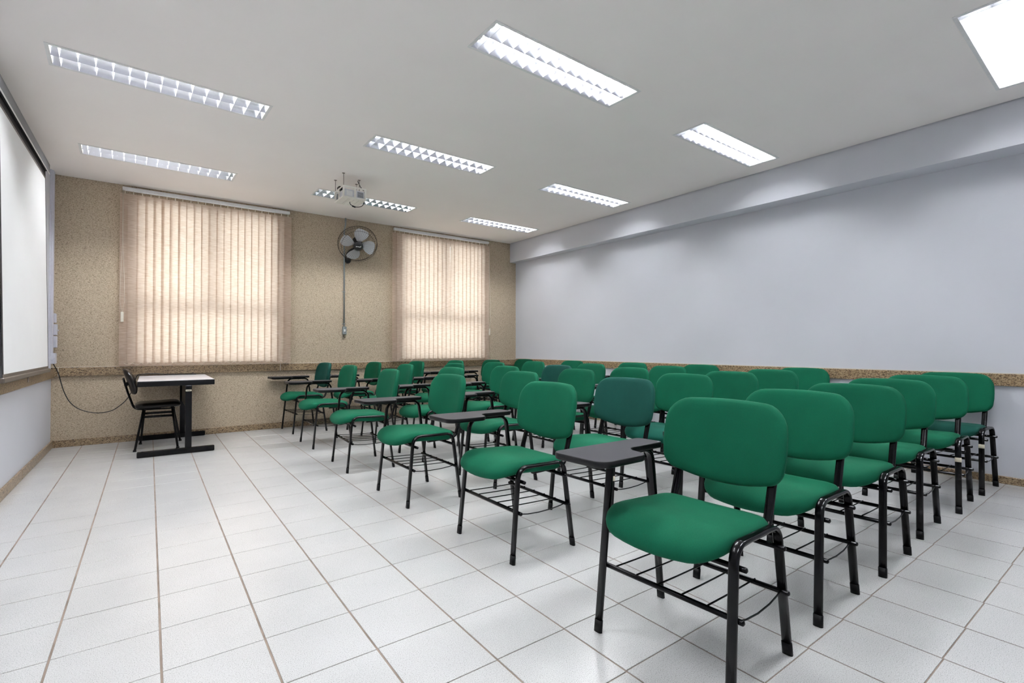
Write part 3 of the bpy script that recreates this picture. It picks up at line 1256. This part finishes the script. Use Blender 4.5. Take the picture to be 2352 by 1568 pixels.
FC = Vector((2.404, 7.03, 2.580))
TILT = math.radians(38)
fan = thing('wall_fan', 'round wall fan with grey blades in a wire cage between the blinds', 'fan', FC)
fan.rotation_euler = (TILT, 0, math.radians(-9))
FR = .272
ax = (0, -1, 0)
k = MB()
k.lathe((0, -.062, 0), ax, [(.070, 0), (.070, .012), (.062, .022), (.03, .028), (.001, .029)], 24)
hub = k.build('hub_cap', M['black'], fan)
k = MB()
# small white emblem (slanted bars of lettering)
for (a, b, c_, d_) in ((-.036, -.024, -.006, .006), (-.022, -.008, -.004, .004), (-.006, .010, -.005, .004), (.012, .018, -.008, .004)):
    k.box(a, b, -.0925, -.0905, c_, d_)
k.add([(.020, -.0925, -.006), (.030, -.0925, -.006), (.036, -.0925, .014), (.026, -.0925, .014)], [(0, 1, 2, 3)])
em = k.build('emblem', M['white_metal'], hub)
em['label'] = 'small white lettering mark'
k = MB()
k.lathe((0, .10, 0), ax, [(.05, 0), (.068, .015), (.068, .085), (.055, .11)], 20)
k.build('motor', M['black'], fan)


def fan_blade_mesh():
    k = MB()
    nr, na = 8, 9
    vs, fs = [], []
    for i in range(nr + 1):
        r = .05 + .195 * i / nr
        wd = math.radians(15 + 17 * math.sin(PI * min(1, .15 + .75 * i / nr)) - (0 if i < nr else 4))
        off = math.radians(-10 * i / nr)
        for j in range(na + 1):
            t = -1 + 2 * j / na
            a = off + wd * t
            vs.append((r * math.cos(a), -.03 + .022 * t, r * math.sin(a)))
    for i in range(nr):
        for j in range(na):
            a = i * (na + 1) + j
            fs.append((a, a + 1, a + na + 2, a + na + 1))
    k.add(vs, fs, 0, True)
    return k.mesh('fan_blade', M['fan_blade'])


me = fan_blade_mesh()
for a in (88, 172, 262, -2):
    o = link('fan_blade', me, fan)
    o.rotation_euler = (0, -math.radians(a), 0)
k = MB()
for R, y in ((FR, -.005), (FR, .012), (FR * .985, -.045), (FR * .85, -.068), (.080, -.064)):
    k.ring((0, y, 0), (0, 1, 0), R, .0022, 48, 5)
k.build('cage_rings', M['wire'], fan)
k = MB()
for i in range(48):
    a = 2 * PI * i / 48
    c_, s_ = math.cos(a), math.sin(a)
    k.tube([(r * c_, y, r * s_) for r, y in ((.078, -.064), (FR * .85, -.070), (FR * .985, -.047), (FR, .012), (FR * .9, .06), (.08, .085))], .0011, 4, side=(-s_, 0, c_))
sp_ = k.build('cage_spokes', M['wire'], fan)
# wall bracket: from the motor down to a plate on the wall
inv = (Matrix.Translation(FC) @ Matrix.Rotation(math.radians(-9), 4, 'Z') @ Matrix.Rotation(TILT, 4, 'X')).inverted()
k = MB()
wp = [inv @ Vector(p) for p in ((2.40, 7.10, 2.53), (2.345, 7.16, 2.50), (2.315, 7.22, 2.44), (2.34, 7.275, 2.38))]
k.tube(smooth_path(wp), .017, 8)
k.build('wall_arm', M['black'], fan)
k = MB()
q = [inv @ Vector(p) for p in [(2.345 + .045 * math.cos(a), yy, 2.385 + .06 * math.sin(a)) for yy in (YB - .028, YB - .001) for a in [2 * PI * i / 14 for i in range(14)]]]
k.loft([q[:14], q[14:]])
k.build('wall_plate', M['black'], fan)

# ------------------------------------------------------------------ ceiling projector in a hanging cage
PX0, PX1, PY0, PY1, PZ0, PZ1 = 1.675, 1.93, 5.37, 5.675, 2.722, 2.850
cage = thing('projector_cage', 'cream metal cage hanging on rods from the ceiling around the projector', 'cage', ((PX0 + PX1) / 2, (PY0 + PY1) / 2, PZ0))
cxp, cyp = (PX0 + PX1) / 2, (PY0 + PY1) / 2
hx, hy2, hz = (PX1 - PX0) / 2, (PY1 - PY0) / 2, PZ1 - PZ0
b = .016
k = MB()
for sx in (-1, 1):
    for sy in (-1, 1):
        k.box(sx * hx - (b if sx > 0 else 0), sx * hx + (0 if sx > 0 else b), sy * hy2 - (b if sy > 0 else 0), sy * hy2 + (0 if sy > 0 else b), 0, hz)
for z0_ in (0, hz - b):
    for s in (-1, 1):
        k.box(-hx + b, hx - b, s * hy2 - (.004 if s > 0 else 0), s * hy2 + (0 if s > 0 else .004), z0_, z0_ + b)
        k.box(s * hx - (.004 if s > 0 else 0), s * hx + (0 if s > 0 else .004), -hy2 + b, hy2 - b, z0_, z0_ + b)
k.box(-.008, .018, -hy2, -hy2 + .004, b, hz - b)
k.box(-hx, -hx + .004, -.012, .012, b, hz - b)
k.build('frame', M['cream_metal'], cage)
k = MB()
cuts = [-hx + .004, -hx + .075, -.035, hx - .115, hx - .06, hx - .004]
for a, c_ in zip(cuts[:-1], cuts[1:]):
    k.box(a + .0018, c_ - .0018, -hy2 + .004, hy2 - .004, .001, .004)
k.box(-hx + .004, hx - .004, -hy2 + .004, -hy2 + .05, .0012, .0042)
k.build('bottom_panel', M['cream_metal'], cage)
for x, y in ((-hx + .008, hy2 - .008), (-hx + .008, -hy2 + .008), (hx - .03, -hy2 + .14), (hx - .008, hy2 - .008)):
    k = MB()
    k.tube([(x, y, hz - .01), (x, y, ZC - PZ0)], .003, 6)
    rd = k.build('hanger_rod', M['rod'], cage)
    k = MB()
    k.lathe((x, y, ZC - PZ0), (0, 0, -1), [(.017, 0), (.012, .004), (.005, .007)], 10)
    k.build('ceiling_rosette', M['rod'], rd)
pj = thing('projector', 'white data projector inside the cream ceiling cage', 'projector', (cxp, cyp, PZ0 + .005))
k = MB()
k.bbox(-hx + .014, hx - .014, -hy2 + .016, hy2 - .016, 0, .095, .008)
bd = k.build('body', M['proj'], pj)
k = MB()
k.lathe((-hx + .015, hy2 - .075, .045), (-1, 0, 0), [(.036, 0), (.036, .006), (.026, .007), (.024, .004), (.001, .004)], 18)
k.build('lens', M['grille'], pj)
k = MB()
for i in range(5):
    k.box(.035, .10, -hy2 + .0135, -hy2 + .0165, .022 + i * .012, .029 + i * .012)
k.build('vent_grille', M['grille'], pj)
k = MB()
k.bbox(hx - .014, hx + .018, -hy2 + .05, -hy2 + .075, .062, .082, .003)
k.build('cable_plug', M['black'], pj)
k = MB()
k.box(-.085, -.02, -hy2 + .0145, -hy2 + .0165, .02, .075)
k.build('side_panel', M['white_metal'], pj)
k = MB()
k.bbox(-.118, -.07, .03, .10, .128, .168, .006)
k.tube([(-.095, .03, .15), (-.07, -.01, .158), (-.05, -.02, .17)], .005, 6)
tag(k.build('cable_adapter', M['black'], None, (cxp, cyp, PZ0 + .0)), 'black cable adapter lying on top of the projector cage', 'adapter')
k = MB()
lp = [(cxp - .01, cyp - .02, PZ0 - .006), (cxp - .005, cyp - .02, PZ0 - .03), (cxp + .035, cyp - .03, PZ0 - .055), (cxp + .09, cyp - .035, PZ0 - .05), (cxp + .135, cyp - .03, PZ0 - .02), (cxp + .150, cyp - .02, PZ0 + .04),
      (cxp + .158, cyp - .01, PZ0 + .085), (cxp + .155, cyp, PZ0 + .145), (cxp + .12, cyp + .02, PZ0 + .2), (cxp + .09, cyp + .02, ZC)]
k.tube(smooth_path(lp), .0042, 6, side=(0, 1, 0))
k.lathe((cxp + .012, cyp - .025, PZ0 - .048), (.8, -.2, -.25), [(.009, 0), (.009, .04)], 8)
tag(k.build('projector_cable', M['black']), 'black cable looping below the projector cage up to the ceiling', 'cable')
